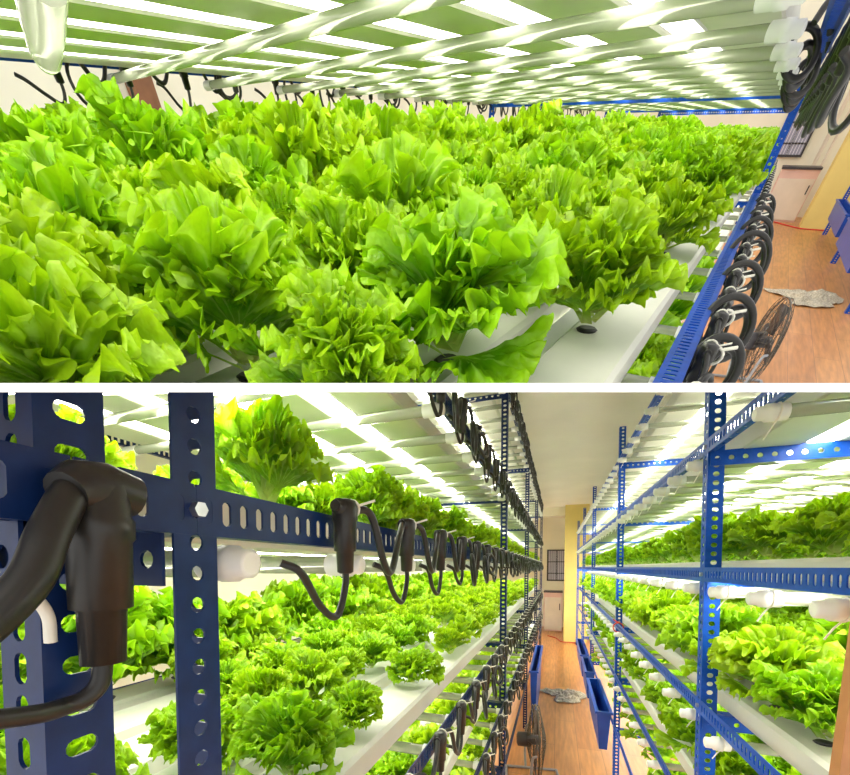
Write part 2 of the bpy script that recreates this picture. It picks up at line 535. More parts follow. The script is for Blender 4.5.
def cable_proto(kind, s=1.0, step=0.2):
    """origin on the beam's top front edge; +x out into the aisle, y along the beam"""
    r = random.Random(kind*13+5)
    m = MB()
    dz = -0.10 - 0.03*r.random()
    x = 0.017
    # drop lead from the plug back to the lamp tube
    m.tube(smooth_path([(x,0,-0.055),(x+0.002,-0.004,-0.085),(x,-0.02,dz),(x-0.002,-0.05,dz+0.015),(x,-0.085,-0.068),(x-0.012,-0.10,-0.058)]), 0.0042*s, 8)
    # trunk lead sagging on to the next plug
    z1 = -0.03 - 0.05*r.random()
    m.tube(smooth_path([(x,0.018,0.008),(x+0.012,0.045,0.004),(x+0.014,0.08,z1+0.01),(x+0.010,0.115,z1),(x+0.006,0.155,-0.012),(x,step-0.018,0.008)]), 0.0050*s, 8)
    if kind % 3 == 1:      # spare length looped up
        m.torus((x+0.02, 0.05, -0.07), (1, 0.3, 0.1), 0.042, 0.0045*s, 22, 6)
    if kind % 3 == 2:
        m.torus((x+0.016, -0.05, -0.05), (0.9, -0.4, 0.1), 0.033, 0.0045*s, 22, 6)
        m.torus((x+0.024, -0.045, -0.055), (0.9, -0.2, 0.2), 0.038, 0.0045*s, 22, 6)
    o = m.build('power_cable', BLACK)
    c = MB()
    prof = [(-0.070,0.0060),(-0.068,0.0095),(-0.044,0.0105),(-0.043,0.0130),(-0.010,0.0135),(-0.006,0.0150),(0.010,0.0150),(0.016,0.0125),(0.018,0.007)]
    c.tube([(x,0,p[0]) for p in prof], [p[1] for p in prof], 12)
    c.tube([(x,-0.022,0.008),(x,-0.016,0.008),(x,-0.0159,0.008),(x,0.0159,0.008),(x,0.016,0.008),(x,0.022,0.008)], [0.0065,0.0065,0.0095,0.0095,0.0065,0.0065], 10)
    c.build('plug', BLACK, o)
    t = MB()
    t.tube([(x+0.0115*math.cos(a), 0.014, 0.008+0.0115*math.sin(a)) for a in [2*PI*k/12 for k in range(13)]], 0.0016, 5)
    t.tube([(x+0.011,0.014,0.012),(x+0.03,0.02,0.018)], 0.0016, 5)
    t.build('cable_tie', TIE, o)
    return o

# ------------------------------------------------------------------ lettuces
def leaf_grid(nr, L, wid, e0, e1, NU, NV, ph):
    s = np.linspace(-1, 1, NU)[None, :].repeat(NV, 0)
    r = (np.linspace(0, 1, NV)**0.8)[:, None].repeat(NU, 1)
    pet = 0.30                                            # share of the length that is rib
    k = np.clip((r-pet)/(1-pet), 0, 1)                    # 0 at the rib's end, 1 at the rim
    A = wid                                               # half opening of the fan
    q = s*A
    fr = k**1.6
    # the rim is far longer than the fan is wide: it folds to and fro
    g = fr*(0.045*np.sin(13*q+ph[0]) + 0.026*np.sin(30*q+ph[1]+2*k) + 0.014*np.sin(58*q+ph[7]-4*k+1.5))
    th = q + g
    lob = 1 + fr*(0.10*np.sin(2.6*q+ph[2]) + 0.05*np.sin(6.7*q+ph[3]) + 0.050*(np.abs(np.sin(15*q+ph[4]))-0.6) + 0.030*(np.abs(np.sin(34*q+ph[5]))-0.6))
    rho = L*(1-pet)*k*lob
    hw = L*0.075*(1-0.3*np.clip(r/pet, 0, 1))
    X = np.where(r < pet, hw*s, hw*s*(1-k) + rho*np.sin(th))
    Y = np.where(r < pet, L*r, L*pet + rho*np.cos(th)*0.92 + 0.0*k)
    f2 = k**2.4
    Z = L*fr*(0.070*np.sin(4.3*q+ph[6]) + 0.055*np.sin(13*q+ph[0]+1.5+k)) + L*f2*(0.048*np.sin(30*q+ph[1]+1.5+3*k) + 0.040*np.sin(58*q+ph[7]-4*k+2*np.sin(9*q)))
    Z += L*k*(0.026*np.sin(13*k+ph[5]+np.sin(5*q))*np.sin(19*q+ph[2]) + 0.022*np.sin(25*k+ph[3])*np.sin(37*q+ph[4]))   # blistered blade
    Z += 0.25*np.abs(X)*np.abs(s)*k                         # cupped
    rim = np.clip((k-0.8)/0.2, 0, 1)**2
    Y -= L*0.03*rim                                         # the very rim curls over
    Z -= L*0.03*rim
    N = 60
    tt = np.linspace(-0.3, 1.5, N)
    el = e0 + (e1-e0)*np.clip(tt, 0, 1.5)**1.7
    dt = tt[1]-tt[0]
    cy = np.concatenate([[0], np.cumsum(np.cos(el[:-1])*dt)]) ; cz = np.concatenate([[0], np.cumsum(np.sin(el[:-1])*dt)])
    cy -= np.interp(0, tt, cy); cz -= np.interp(0, tt, cz)
    kk = np.clip(Y/L, -0.29, 1.49)
    by, bz, be = np.interp(kk, tt, cy)*L, np.interp(kk, tt, cz)*L, np.interp(kk, tt, el)
    return np.stack([X, by - Z*np.sin(be), bz + Z*np.cos(be)], -1), s, r

def lettuce_mesh(name, seed, leaves=17, NU=49, NV=14, tall=1.0):
    nr = np.random.RandomState(seed)
    V, Fs, UV = [], [], []
    base = 0
    for i in range(leaves):
        f = (i+0.5)/leaves                      # 0 outer .. 1 heart
        az = i*2.39996 + nr.uniform(-0.35, 0.35)
        L = (0.150 + 0.020*math.sin(f*3.1) - 0.030*f)*nr.uniform(0.72, 1.22)
        e0 = R(26 + 66*f**0.75 + nr.uniform(-10, 10))
        e1 = e0 - R(nr.uniform(10, 62))*(1.0-0.2*f)
        P, s, r = leaf_grid(nr, L, nr.uniform(1.0, 1.45), e0, e1, NU, NV, nr.uniform(0, 6.28, 8))
        P[..., 2] *= tall
        ca, sa = math.cos(az), math.sin(az)
        x = P[..., 0]*ca - (P[..., 1]+0.008)*sa
        y = P[..., 0]*sa + (P[..., 1]+0.008)*ca
        z = np.maximum(P[..., 2] + 0.010 + 0.045*f, 0.002)
        V.append(np.stack([x, y, z], -1).reshape(-1, 3))
        idx = np.arange(NU*NV).reshape(NV, NU) + base
        Fs.append(np.stack([idx[:-1,:-1], idx[:-1,1:], idx[1:,1:], idx[1:,:-1]], -1).reshape(-1, 4))
        UV.append(np.stack([s*0.5+0.5, r], -1).reshape(-1, 2))
        base += NU*NV
    V = np.concatenate(V); Fs = np.concatenate(Fs); UV = np.concatenate(UV)
    # stem
    me = bpy.data.meshes.new(name)
    me.from_pydata(V.tolist(), [], Fs.tolist())
    me.polygons.foreach_set('use_smooth', [True]*len(me.polygons))
    ul = me.uv_layers.new(name='UVMap')
    li = np.empty(len(me.loops), dtype=np.int32)
    me.loops.foreach_get('vertex_index', li)
    ul.data.foreach_set('uv', UV[li].ravel().astype(np.float32))
    me.materials.append(LEAF)
    me.update()
    return me
HI = [lettuce_mesh('lettuce', 100+i, 20, 190, 20, [1.0,1.15,0.95,1.25,1.05,1.0][i]) for i in range(5)]
MID = [lettuce_mesh('lettuce', 200+i, 18, 124, 14, [1.0,1.15,0.95,1.2,1.05,1.0][i]) for i in range(6)]
LOW = [lettuce_mesh('lettuce', 300+i, 11, 26, 6, 1.1) for i in range(3)]
def cup_mesh():
    m = MB()
    m.tube([(0,0,-0.03),(0,0,0.002),(0,0,0.0025),(0,0,0.006)], [0.016,0.018,0.020,0.015], 14)
    me_o = m.build('net_cup', CUP)
    me = me_o.data
    bpy.data.objects.remove(me_o)
    return me
CUPME = cup_mesh()

CAND = []        # (size, top, M, place phrase, row key, along)
def plant_rows(M, top, xs, z, y0, y1, step, where, scale=1.0, jitter=0.03, names=None, skip=0.06, seed=1, weight=1.0):
    r = random.Random(seed)
    for i, x in enumerate(xs):
        if x is None: continue
        y = y0 + r.random()*step
        while y < y1:
            px_ = x + r.uniform(-0.012, 0.012); py_ = y + r.uniform(-jitter, jitter)
            sc = scale*r.uniform(0.82, 1.15)
            if r.random() > skip:
                CAND.append([M, top, Vector((px_, py_, z)), sc, r.uniform(0, 6.28), where, i, py_, weight])
            y += step
# ================================================================== LOWER ROOM
XL, XR, DEP = -0.26, 0.38, 1.05
LL = [EYE+d for d in (0.95, 0.40, 0.043, -0.40, -0.73, -1.10)]
PL = [0.2245, 2.15, 3.85, 5.6, 7.4]
make_rack(M_LOW, 'shelf_rack', 'tall backlight-darkened blue perforated steel rack on the left of the aisle in the lower room', XL, -1, DEP, PL, 0.0, 2.70, LL, BLUE_BACKLIT, corner=1, post_w=0.037, yr=(0.17, 7.4))
make_rack(M_LOW, 'shelf_rack', 'backlight-darkened blue rack end post closest to the viewer at the far left', XL, -1, DEP, [0.146], 0.0, 2.60, [LL[2]], BLUE_BACKLIT, yr=(0.06, 0.165), back_posts=False, corner=-1, post_w=0.034, slots=((0.0105,0.0165),(0.018,0.011)))
LR = [EYE+d for d in (0.70, 0.325, -0.02, -0.385, -0.73, -1.08)]
PR = [1.26, 2.89, 4.9, 6.6, 8.4]
make_rack(M_LOW, 'shelf_rack', 'tall blue perforated steel rack on the right of the aisle in the lower room', XR, 1, DEP, PR, 0.0, 2.50, LR, BLUE, yr=(0.68, 8.4), corner=-1, post_w=0.036, slots=((0.013,0.013),(0.013,0.015)))

PITCHX = 0.19
lx = [XL - 0.160 - PITCHX*i for i in range(5)]
lg = [XL - 0.160 - PITCHX*(i+0.5) for i in range(4)]
rx = [XR + 0.135 + PITCHX*i for i in range(5)]
rg = [XR + 0.135 + PITCHX*(i+0.5) for i in range(4)]
LN = ['top tier', 'upper tier', 'eye level tier', 'middle tier', 'low tier', 'bottom tier']
for k, lz in enumerate(LL):
    make_channels(M_LOW, lx if k < 5 else lx[:2], lz, 0.10, 8.2, 'left rack '+LN[k], 0.125)
    if k < 5:
        make_lamps(M_LOW, lg, lz, [0.10]+PL[1:]+[8.2], 0.052, 'left rack '+LN[k])
for k, lz in enumerate(LR):
    if k == 5: continue
    make_channels(M_LOW, rx, lz, 0.66, 8.3, 'right rack '+LN[k], 0.125)
    make_lamps(M_LOW, [XR+0.04, rg[0]] if k == 2 else rg, lz, [0.66]+PR, 0.056, 'right rack '+LN[k])  # eye level tier: two front lamps added to brighten the front plants below

tubeL = tube_proto(DEP-0.02, -1, False)
tubeR = tube_proto(DEP-0.02, 1, True)
usedL = usedR = False
TL_Y = [0.05+0.2*i for i in range(38)]
for k, lz in enumerate(LL[:5]):
    n = 0
    for y in TL_Y:
        p = Vector((XL+0.012, y+0.02, lz-0.040))
        if y < 0.1 or (y > 5.2 and k > 1) or not (in_view(p, False, 30) or in_view(p+Vector((-0.6,0,0)), False, 10)): continue
        M = M_LOW @ T(*p)
        if not usedL: o = place(tubeL, M); usedL = True
        else: o = dup(tubeL, M)
        tag(o, f'pale light tube under left rack {LN[k]}, {ORD[n]} from the near end', 'light tube', 'tubes under the left rack tiers'); n += 1
for k, lz in enumerate(LR[:5]):
    n = 0
    for i in range(38):
        y = 0.70+0.2*i
        p = Vector((XR-0.035, y, lz-0.040))
        if (y > 5.2 and k > 1) or (k == 1 and 0.9 < y < 1.25) or not (in_view(p, False, 30) or in_view(p+Vector((0.6,0,0)), False, 10)): continue
        M = M_LOW @ T(*p)
        if not usedR: o = place(tubeR, M); usedR = True
        else: o = dup(tubeR, M)
        tag(o, f'white light tube under right rack {LN[k]}, {ORD[n]} from the near end', 'light tube', 'tubes under the right rack tiers'); n += 1
CABS = [cable_proto(k) for k in range(5)]
cab_used = [False]*5
def put_cable(k, M):
    if not cab_used[k]:
        cab_used[k] = True
        return place(CABS[k], M)
    return dup(CABS[k], M)
for k, lz in enumerate(LL[:5]):
    n = 0
    for i, y in enumerate(TL_Y):
        y = y + 0.16
        if k == 2 and y < 0.3: continue
        p = Vector((XL+0.004, y, lz+0.019))
        if not in_view(p, False, 30) or y > 6.6: continue
        kk = (i*3+k*2) % 5 if not (k == 2 and i < 4) else 0
        o = put_cable(kk, M_LOW @ T(*p))
        tag(o, f'black power cable with plug on left rack {LN[k]}, {ORD[n]} from near end', 'power cable', 'cables along the left rack'); n += 1

TOPZ = 0.037
def plant(M, top, x, y, z, sc, where, i, wt_=1.0):
    CAND.append([M, top, Vector((x, y, z)), sc, rng.uniform(0, 6.28), where, i, y, wt_])
plant(M_LOW, False, lx[0]+0.01, 0.48, LL[2]+TOPZ, 0.60, 'left rack eye level tier', 0)
plant_rows(M_LOW, False, [lx[0]], LL[2]+TOPZ, 0.72, 7.8, 0.19, 'left rack eye level tier', 0.72, seed=11, skip=0.0)
plant_rows(M_LOW, False, [None]+lx[1:], LL[2]+TOPZ, 0.34, 5.0, 0.2, 'left rack eye level tier', 0.66, seed=31, skip=0.0)
plant_rows(M_LOW, False, lx[:2], LL[3]+TOPZ, 0.27, 7.8, 0.19, 'left rack middle tier', 0.66, seed=12, skip=0.20, jitter=0.03)
plant_rows(M_LOW, False, [None, None]+lx[2:4], LL[3]+TOPZ, 0.26, 7.0, 0.20, 'left rack middle tier', 0.72, seed=42, skip=0.14, jitter=0.03)
plant_rows(M_LOW, False, [None]*4+lx[4:], LL[3]+TOPZ, 0.26, 6.0, 0.22, 'left rack middle tier', 1.45, seed=43, skip=0.0, jitter=0.03)
plant_rows(M_LOW, False, lx[:2], LL[4]+TOPZ, 0.6, 5.5, 0.22, 'left rack low tier', 0.75, seed=13, weight=0.6)
plant_rows(M_LOW, False, lx[:2], LL[5]+TOPZ, 1.0, 5.0, 0.22, 'left rack bottom tier', 0.85, seed=53, weight=0.5)
plant_rows(M_LOW, False, rx, LR[2]+TOPZ, 0.62, 7.8, 0.19, 'right rack eye level tier', 0.68, seed=14, skip=0.0)
plant_rows(M_LOW, False, rx, LR[3]+TOPZ, 0.75, 7.8, 0.21, 'right rack middle tier', 0.98, seed=15, skip=0.02)
plant_rows(M_LOW, False, rx[:2], LR[4]+TOPZ, 0.9, 6.5, 0.22, 'right rack low tier', 0.9, seed=16)
plant_rows(M_LOW, False, rx[:1], LR[5]+TOPZ, 1.4, 6.5, 0.25, 'right rack bottom tier', 0.8, seed=17, weight=0.6)

# ================================================================== UPPER ROOM
UX, UD = 0.012, 1.74
UL = [0.135, -0.285, -0.65]
UP = [0.30, 3.7, 6.6, 9.6]
UFL = -1.30
make_rack(M_TOP, 'shelf_rack', 'tall blue perforated steel rack under the lettuces in the upper room', UX, -1, UD, UP[1:], UFL, 0.55, UL, BLUE, yr=(0.30, 9.6), cross_mat=BLUE)
ux = [UX - 0.155 - 0.21*i for i in range(8)]
ug = [UX - 0.155 - 0.21*(i+0.5) for i in range(7)]
UN = ['overhead tier', 'lettuce tier', 'lower tier']
for k, lz in enumerate(UL):
    make_channels(M_TOP, ux, lz, 0.12, 10.2, 'upper room '+UN[k], 0.130)
    make_lamps(M_TOP, ug, lz, [0.12, 1.7]+UP[1:]+[10.2], 0.060, 'upper room '+UN[k])
tubeU = tube_proto(UD+0.02, -1, False, rs=0.75)
usedU = False
SK = R(-18)
for k, lz in enumerate(UL[:2]):
    n = 0
    for i in range(1 if k == 0 else 0, 30):
        y = 0.22+0.33*i
        p = Vector((UX-0.05, y, lz-0.040)) if k == 0 else Vector((UX+0.0, y, lz-0.036))
        Mr = M_TOP @ T(*p) @ (RZ(SK) if k == 0 else RZ(0))
        if y > 7 or not any(in_view(Mr @ Vector((-q, 0, 0)), True, 20) for q in (0, 0.3, 0.6, 0.9, 1.3, 1.7)): continue
        if not usedU: o = place(tubeU, Mr); usedU = True
        else: o = dup(tubeU, Mr)
        tag(o, f'pale light tube under upper room {UN[k]}, {ORD[n]} from the near end', 'light tube', 'tubes under the upper room tiers'); n += 1
# the two front channels are thinly planted and their plants are set out one by one
for y, sc in ((0.86, 0.98), (1.62, 0.9), (2.3, 1.1), (2.9, 1.1), (3.4, 1.15), (3.8, 1.1), (4.3, 1.1), (4.75, 1.1), (5.3, 1.1), (5.8, 1.1), (6.4, 1.1), (7.0, 1.1), (7.6, 1.1), (8.2, 1.1)):
    plant(M_TOP, True, ux[0]-0.03, y, UL[1]+TOPZ, sc, 'upper room lettuce tier', 0)
for y, sc in ((0.36, 0.72), (0.60, 1.14), (1.02, 0.9), (1.38, 1.0), (1.9, 1.05), (2.3, 1.1), (2.65, 1.15), (3.0, 1.15), (3.4, 1.1), (3.8, 1.15), (4.2, 1.1), (4.7, 1.1), (5.2, 1.1), (5.8, 1.1), (6.4, 1.1), (7.0, 1.1), (7.7, 1.1)):
    plant(M_TOP, True, ux[1]+0.03, y, UL[1]+TOPZ, sc, 'upper room lettuce tier', 1)
plant_rows(M_TOP, True, [None, None]+ux[2:5], UL[1]+TOPZ, 0.10, 9.6, 0.255, 'upper room lettuce tier', 1.06, seed=21, jitter=0.06, skip=0.02)
plant_rows(M_TOP, True, [None]*5+ux[5:], UL[1]+TOPZ, 0.10, 9.6, 0.23, 'upper room lettuce tier', 1.42, seed=23, jitter=0.06, skip=0.02)
plant_rows(M_TOP, True, ux[:2], UL[2]+TOPZ, 0.3, 3.0, 0.30, 'upper room lower tier', 1.0, seed=22, weight=0.5)

# upper room shell
shell_box('floor_upper', (-2.8, -1.0, UFL-0.1), (3.0, 15.2, UFL), WOOD, M_TOP, 'brown wood plank floor of the upper room')
shell_box('wall_upper_left', (-2.8, -1.0, UFL), (-2.7, 15.2, 1.4), BEIGE, M_TOP, 'cream wall behind the rack in the upper room')
shell_box('wall_upper_back', (-2.8, 13.6, UFL), (3.0, 13.8, 1.6), BEIGE, M_TOP, 'cream wall at the far end of the upper room')
n = 0
for i in range(34):
    y = 0.30+0.2*i
    p = Vector((UX+0.004, y, UL[1]+0.019))
    if not in_view(M_TOP @ p, True, 30): continue
    o = put_cable((i*2+1) % 5, M_TOP @ T(*p))
    tag(o, f'black power cable looped on upper room front beam, {ORD[n]} from the near end', 'power cable', 'cables along the upper room rack'); n += 1
n = 0
for i in range(30):
    y = 0.35+0.2*i
    p = Vector((UX-UD-0.004, y, UL[0]+0.019))
    if not in_view(M_TOP @ p, True, 30): continue
    o = put_cable((i*2) % 5, M_TOP @ T(*p) @ RZ(0))
    tag(o, f'black cable hanging on the back beam of the upper room, {ORD[n]} from the left', 'power cable', 'cables along the back beam'); n += 1

# ================================================================== plant the lettuces
rows = {}
for c in CAND:
    M, top, loc, sc, rot, where, i, y, wt_ = c
    wp = M @ (loc + Vector((0, 0, 0.09)))
    q = project(wp)
    size = 0.0
    if q is not None and in_view(wp, top, 150*min(1.5, 0.35/q[2])):
        size = sc*wt_/q[2]
    c.append(size)
vis = [c for c in CAND if c[-1] > 0]
vis.sort(key=lambda c: -c[-1])
KEEP = 300
single, rest = vis[:KEEP], vis[KEEP:]
print('lettuces in view', len(vis), 'single', len(single), 'rest', len(rest))
for c in single:
    rows.setdefault((c[5], c[6]), []).append(c)
for key, lst in rows.items():
    lst.sort(key=lambda c: c[7])
    for n, c in enumerate(lst):
        M, top, loc, sc, rot, where, i, y, wt_, size = c
        tl = 1.0
        if (where, i, n) == ('left rack eye level tier', 0, 0): tl = 1.5
        pool = HI if size > 0.75 else MID
        me = pool[rng.randrange(len(pool))]
        o = bpy.data.objects.new('lettuce', me); COL.objects.link(o)
        o.matrix_world = M @ T(*loc) @ Matrix.Rotation(rng.uniform(-0.14, 0.14), 4, 'X') @ RZ(rot) @ Matrix.Scale(sc, 4) @ Matrix.Scale(0.95 if top else tl, 4, (0, 0, 1))
        tag(o, f'frilly green lettuce, {ORD[n]} from near end, {ORD[i]} channel, {where}', 'lettuce', 'frilly lettuces in channels')
        if size > 0.8:
            cu = bpy.data.objects.new('net_cup', CUPME); COL.objects.link(cu); cu.parent = o
# the far ones as one mass
src = []
for me in LOW:
    v = np.empty(len(me.vertices)*3, np.float32); me.vertices.foreach_get('co', v)
    f = np.empty(len(me.polygons)*4, np.int32); me.polygons.foreach_get('vertices', f)
    uv = np.empty(len(me.loops)*2, np.float32); me.uv_layers[0].data.foreach_get('uv', uv)
    src.append((v.reshape(-1,3), f.reshape(-1,4), uv))
for part_, room in ((([c for c in rest if c[1]]), 'upper room'), ([c for c in rest if not c[1] and c[2].x < 0], 'left rack of the lower room'), ([c for c in rest if not c[1] and c[2].x > 0], 'right rack of the lower room')):
    if not part_: continue
    V, Fs, UVs, b = [], [], [], 0
    for c in part_:
        M, top, loc, sc, rot = c[:5]
        v, f, uv = src[rng.randrange(3)]
        A = np.array(M @ T(*loc) @ RZ(rot) @ Matrix.Scale(sc, 4) @ Matrix.Scale(0.95 if top else 1.0, 4, (0, 0, 1)))
        V.append(v @ A[:3,:3].T + A[:3,3]); Fs.append(f+b); UVs.append(uv); b += len(v)
    me = bpy.data.meshes.new('distant_lettuces')
    me.from_pydata(np.concatenate(V).tolist(), [], np.concatenate(Fs).tolist())
    me.polygons.foreach_set('use_smooth', [True]*len(me.polygons))
    ul = me.uv_layers.new(name='UVMap'); ul.data.foreach_set('uv', np.concatenate(UVs))
    me.materials.append(LEAF)
    o = bpy.data.objects.new('distant_lettuces', me); COL.objects.link(o)
    tag(o, 'mass of small distant lettuces filling the far end of the '+room, 'lettuces', None, 'stuff')
for me in HI+MID+LOW:
    if me.users == 0: bpy.data.meshes.remove(me)

# ================================================================== furnishings
def cloth(M, x, y, z, w, d, seed, label):
    r = np.random.RandomState(seed)
    n = 40
    X, Y = np.meshgrid(np.linspace(-1, 1, n), np.linspace(-1, 1, n))
    th = np.arctan2(Y, X); rr = np.maximum(abs(X), abs(Y))
    edge = 1 + 0.22*np.sin(3*th+1) + 0.12*np.sin(5*th+2.2) + 0.06*np.sin(9*th)
    px_ = X*edge*w/2; py_ = Y*edge*d/2
    Z = np.zeros_like(X)
    for k in range(9):
        a = r.uniform(0, PI); f = r.uniform(4, 11)
        Z += (0.5 - np.abs(np.sin(f*(X*math.cos(a)+Y*math.sin(a)) + r.uniform(0, 6))))*r.uniform(0.3, 1)
    Z = np.clip((Z-Z.min())/(Z.max()-Z.min()), 0, 1)*0.11*(1-0.8*rr**2) + 0.003
    idx = np.arange(n*n).reshape(n, n)
    m = MB()
    top = list(zip(px_.ravel(), py_.ravel(), Z.ravel()))
    bot = [(p[0], p[1], max(0.0, p[2]-0.003)) for p in top]
    fs = [(int(idx[i,j]), int(idx[i,j+1]), int(idx[i+1,j+1]), int(idx[i+1,j])) for i in range(n-1) for j in range(n-1)]
    ring = [int(q) for q in list(idx[0,:-1])+list(idx[:-1,-1])+list(idx[-1,:0:-1])+list(idx[:0:-1,0])]
    N = n*n
    m.add(top+bot, fs + [tuple(N+i for i in f[::-1]) for f in fs] + [(ring[k], N+ring[k], N+ring[(k+1)%len(ring)], ring[(k+1)%len(ring)]) for k in range(len(ring))], True)
    o = m.build('floor_cloth', CLOTH); o.matrix_world = M @ T(x, y, z) @ RZ(0.4)
    return tag(o, label, 'cloth')
cloth(M_LOW, 0.13, 5.0, 0.0, 0.40, 0.42, 3, 'crumpled grey floor cloth lying on the wood floor of the lower aisle')
cloth(M_TOP, 0.97, 6.73, UFL, 0.52, 0.55, 5, 'crumpled grey floor cloth lying on the wood floor of the upper aisle')

def fan(M, x, y, z, rot, label):
    root = empty('floor_fan', M @ T(x, y, z) @ RZ(rot))
    tag(root, label, 'fan')
    R0, zc = 0.25, 0.31
    c = MB()
    for sx in (-1, 1):
        for k, q in enumerate((1.0, 0.86, 0.70, 0.54, 0.38, 0.22)):
            c.torus((sx*(0.02+0.055*(1-q)), 0, zc), (1, 0, 0), R0*q, 0.0022, 32, 5)
        for k in range(28):
            an = 2*PI*k/28
            c.tube([(sx*(0.02+0.055*(1-q)), R0*q*math.cos(an), zc+R0*q*math.sin(an)) for q in (1.0, 0.75, 0.45, 0.2)], 0.0016, 4, cap=False)
    c.torus((0, 0, zc), (1, 0, 0), R0, 0.006, 36, 6)
    c.build('cage', WIRE, root)
    b = MB()
    for k in range(4):
        an = 2*PI*k/4
        e1 = Vector((0, math.cos(an), math.sin(an))); e2 = Vector((0, -math.sin(an), math.cos(an)))
        vs = []
        for q, w in ((0.05, 0.03), (0.12, 0.06), (0.19, 0.07), (0.215, 0.05)):
            for sgn in (-1, 1):
                p = Vector((0.012*sgn, 0, zc)) + e1*q + e2*w*sgn
                vs += [p, p+Vector((0.002, 0, 0))]
        fs = []
        for i in range(3):
            a0 = i*4
            fs += [(a0, a0+2, a0+6, a0+4), (a0+1, a0+5, a0+7, a0+3), (a0, a0+4, a0+5, a0+1), (a0+2, a0+3, a0+7, a0+6)]
        b.add(vs, fs, True)
    b.build('blades', DARK, root)
    h = MB(); h.tube([(-0.14,0,zc),(-0.13,0,zc),(-0.04,0,zc),(-0.03,0,zc),(0.03,0,zc),(0.035,0,zc)], [0.03,0.05,0.055,0.035,0.035,0.02], 16)
    h.build('motor', DARK, root)
    st = MB()
    for sx in (-1, 1):
        st.tube(smooth_path([(-0.19*sx-0.02, -0.17, 0.012), (-0.19*sx-0.02, 0.17, 0.012)], 3), 0.010, 8)
    for sy in (-1, 1):
        st.tube([(0.17, 0.17*sy, 0.012), (-0.21, 0.17*sy, 0.012)], 0.010, 8)
        st.tube(smooth_path([(-0.06, 0.17*sy, 0.012), (-0.06, 0.275*sy, 0.10), (-0.05, 0.285*sy, zc-0.02), (-0.02, 0.262*sy, zc)]), 0.009, 8)
    st.build('stand', GREY, root)
    return root
fan(M_LOW, -0.13, 2.93, 0.0, R(8), 'round wire cage floor fan standing beside the left rack in the lower aisle')
fan(M_TOP, 0.44, 3.80, UFL, R(10), 'round wire cage floor fan standing under the cables in the upper aisle')

def bin_(M, x0, x1, y0, y1, z0, z1, label):
    m = MB(); t = 0.008; tp = 0.02
    o = [(x0+tp,y0+tp,z0),(x1-tp,y0+tp,z0),(x1-tp,y1-tp,z0),(x0+tp,y1-tp,z0),(x0,y0,z1),(x1,y0,z1),(x1,y1,z1),(x0,y1,z1)]
    i_ = [(x0+tp+t,y0+tp+t,z0+t),(x1-tp-t,y0+tp+t,z0+t),(x1-tp-t,y1-tp-t,z0+t),(x0+tp+t,y1-tp-t,z0+t),(x0+t,y0+t,z1),(x1-t,y0+t,z1),(x1-t,y1-t,z1),(x0+t,y1-t,z1)]
    c = Vector(((x0+x1)/2, (y0+y1)/2, z0))
    vs = [Vector(p)-c for p in o+i_]
    m.add(vs, [(0,3,2,1),(0,1,5,4),(1,2,6,5),(2,3,7,6),(3,0,4,7),(8,9,10,11),(8,12,13,9),(9,13,14,10),(10,14,15,11),(11,15,12,8),(4,5,13,12),(5,6,14,13),(6,7,15,14),(7,4,12,15)])
    o_ = m.build('water_trough', BIN); o_.matrix_world = M @ T(*c)
    rm = MB()
    w = 0.012
    for a, b_ in (((x0-w,y0-w),(x1+w,y0+w)), ((x0-w,y1-w),(x1+w,y1+w)), ((x0-w,y0+w),(x0+w,y1-w)), ((x1-w,y0+w),(x1+w,y1-w))):
        rm.box((a[0]-c.x, a[1]-c.y, z1-0.012-c.z), (b_[0]-c.x, b_[1]-c.y, z1+0.004-c.z))
    rm.build('rim', BIN, o_)
    return tag(o_, label, 'trough', 'blue water troughs')
bin_(M_LOW, 0.285, 0.379, 3.02, 3.9, 0.26, 0.54, 'deep blue plastic trough beside the right rack, nearest in the lower aisle')
bin_(M_LOW, 0.295, 0.379, 4.3, 5.0, 0.22, 0.50, 'deep blue plastic trough beside the right rack, level with the floor cloth')
bin_(M_LOW, 0.30, 0.379, 5.3, 6.5, 0.18, 0.46, 'deep blue plastic trough beside the right rack, furthest down the lower aisle')
bin_(M_LOW, -0.24, -0.17, 3.95, 5.3, 0.0, 0.55, 'deep blue plastic trough beside the left rack in the lower aisle')
bin_(M_TOP, 1.12, 1.259, 6.75, 8.6, UFL+0.25, UFL+0.50, 'deep blue plastic trough beside the right rack, nearer in the upper aisle')
bin_(M_TOP, 1.14, 1.259, 9.1, 11.0, UFL+0.25, UFL+0.48, 'deep blue plastic trough beside the right rack, further in the upper aisle')

# leaning board at the right edge
m = MB(); m.box((0,0,0),(0.16,0.018,1.74))
o = m.build('wooden_board', plain('orange_board', (0.50, 0.22, 0.085), 0.5, 0, 0.18, 14)); o.matrix_world = M_LOW @ T(0.2325, 0.60, 0) @ Matrix.Rotation(R(4.1), 4, 'Y')
tag(o, 'orange brown wooden board leaning by the right rack at the right edge', 'board')

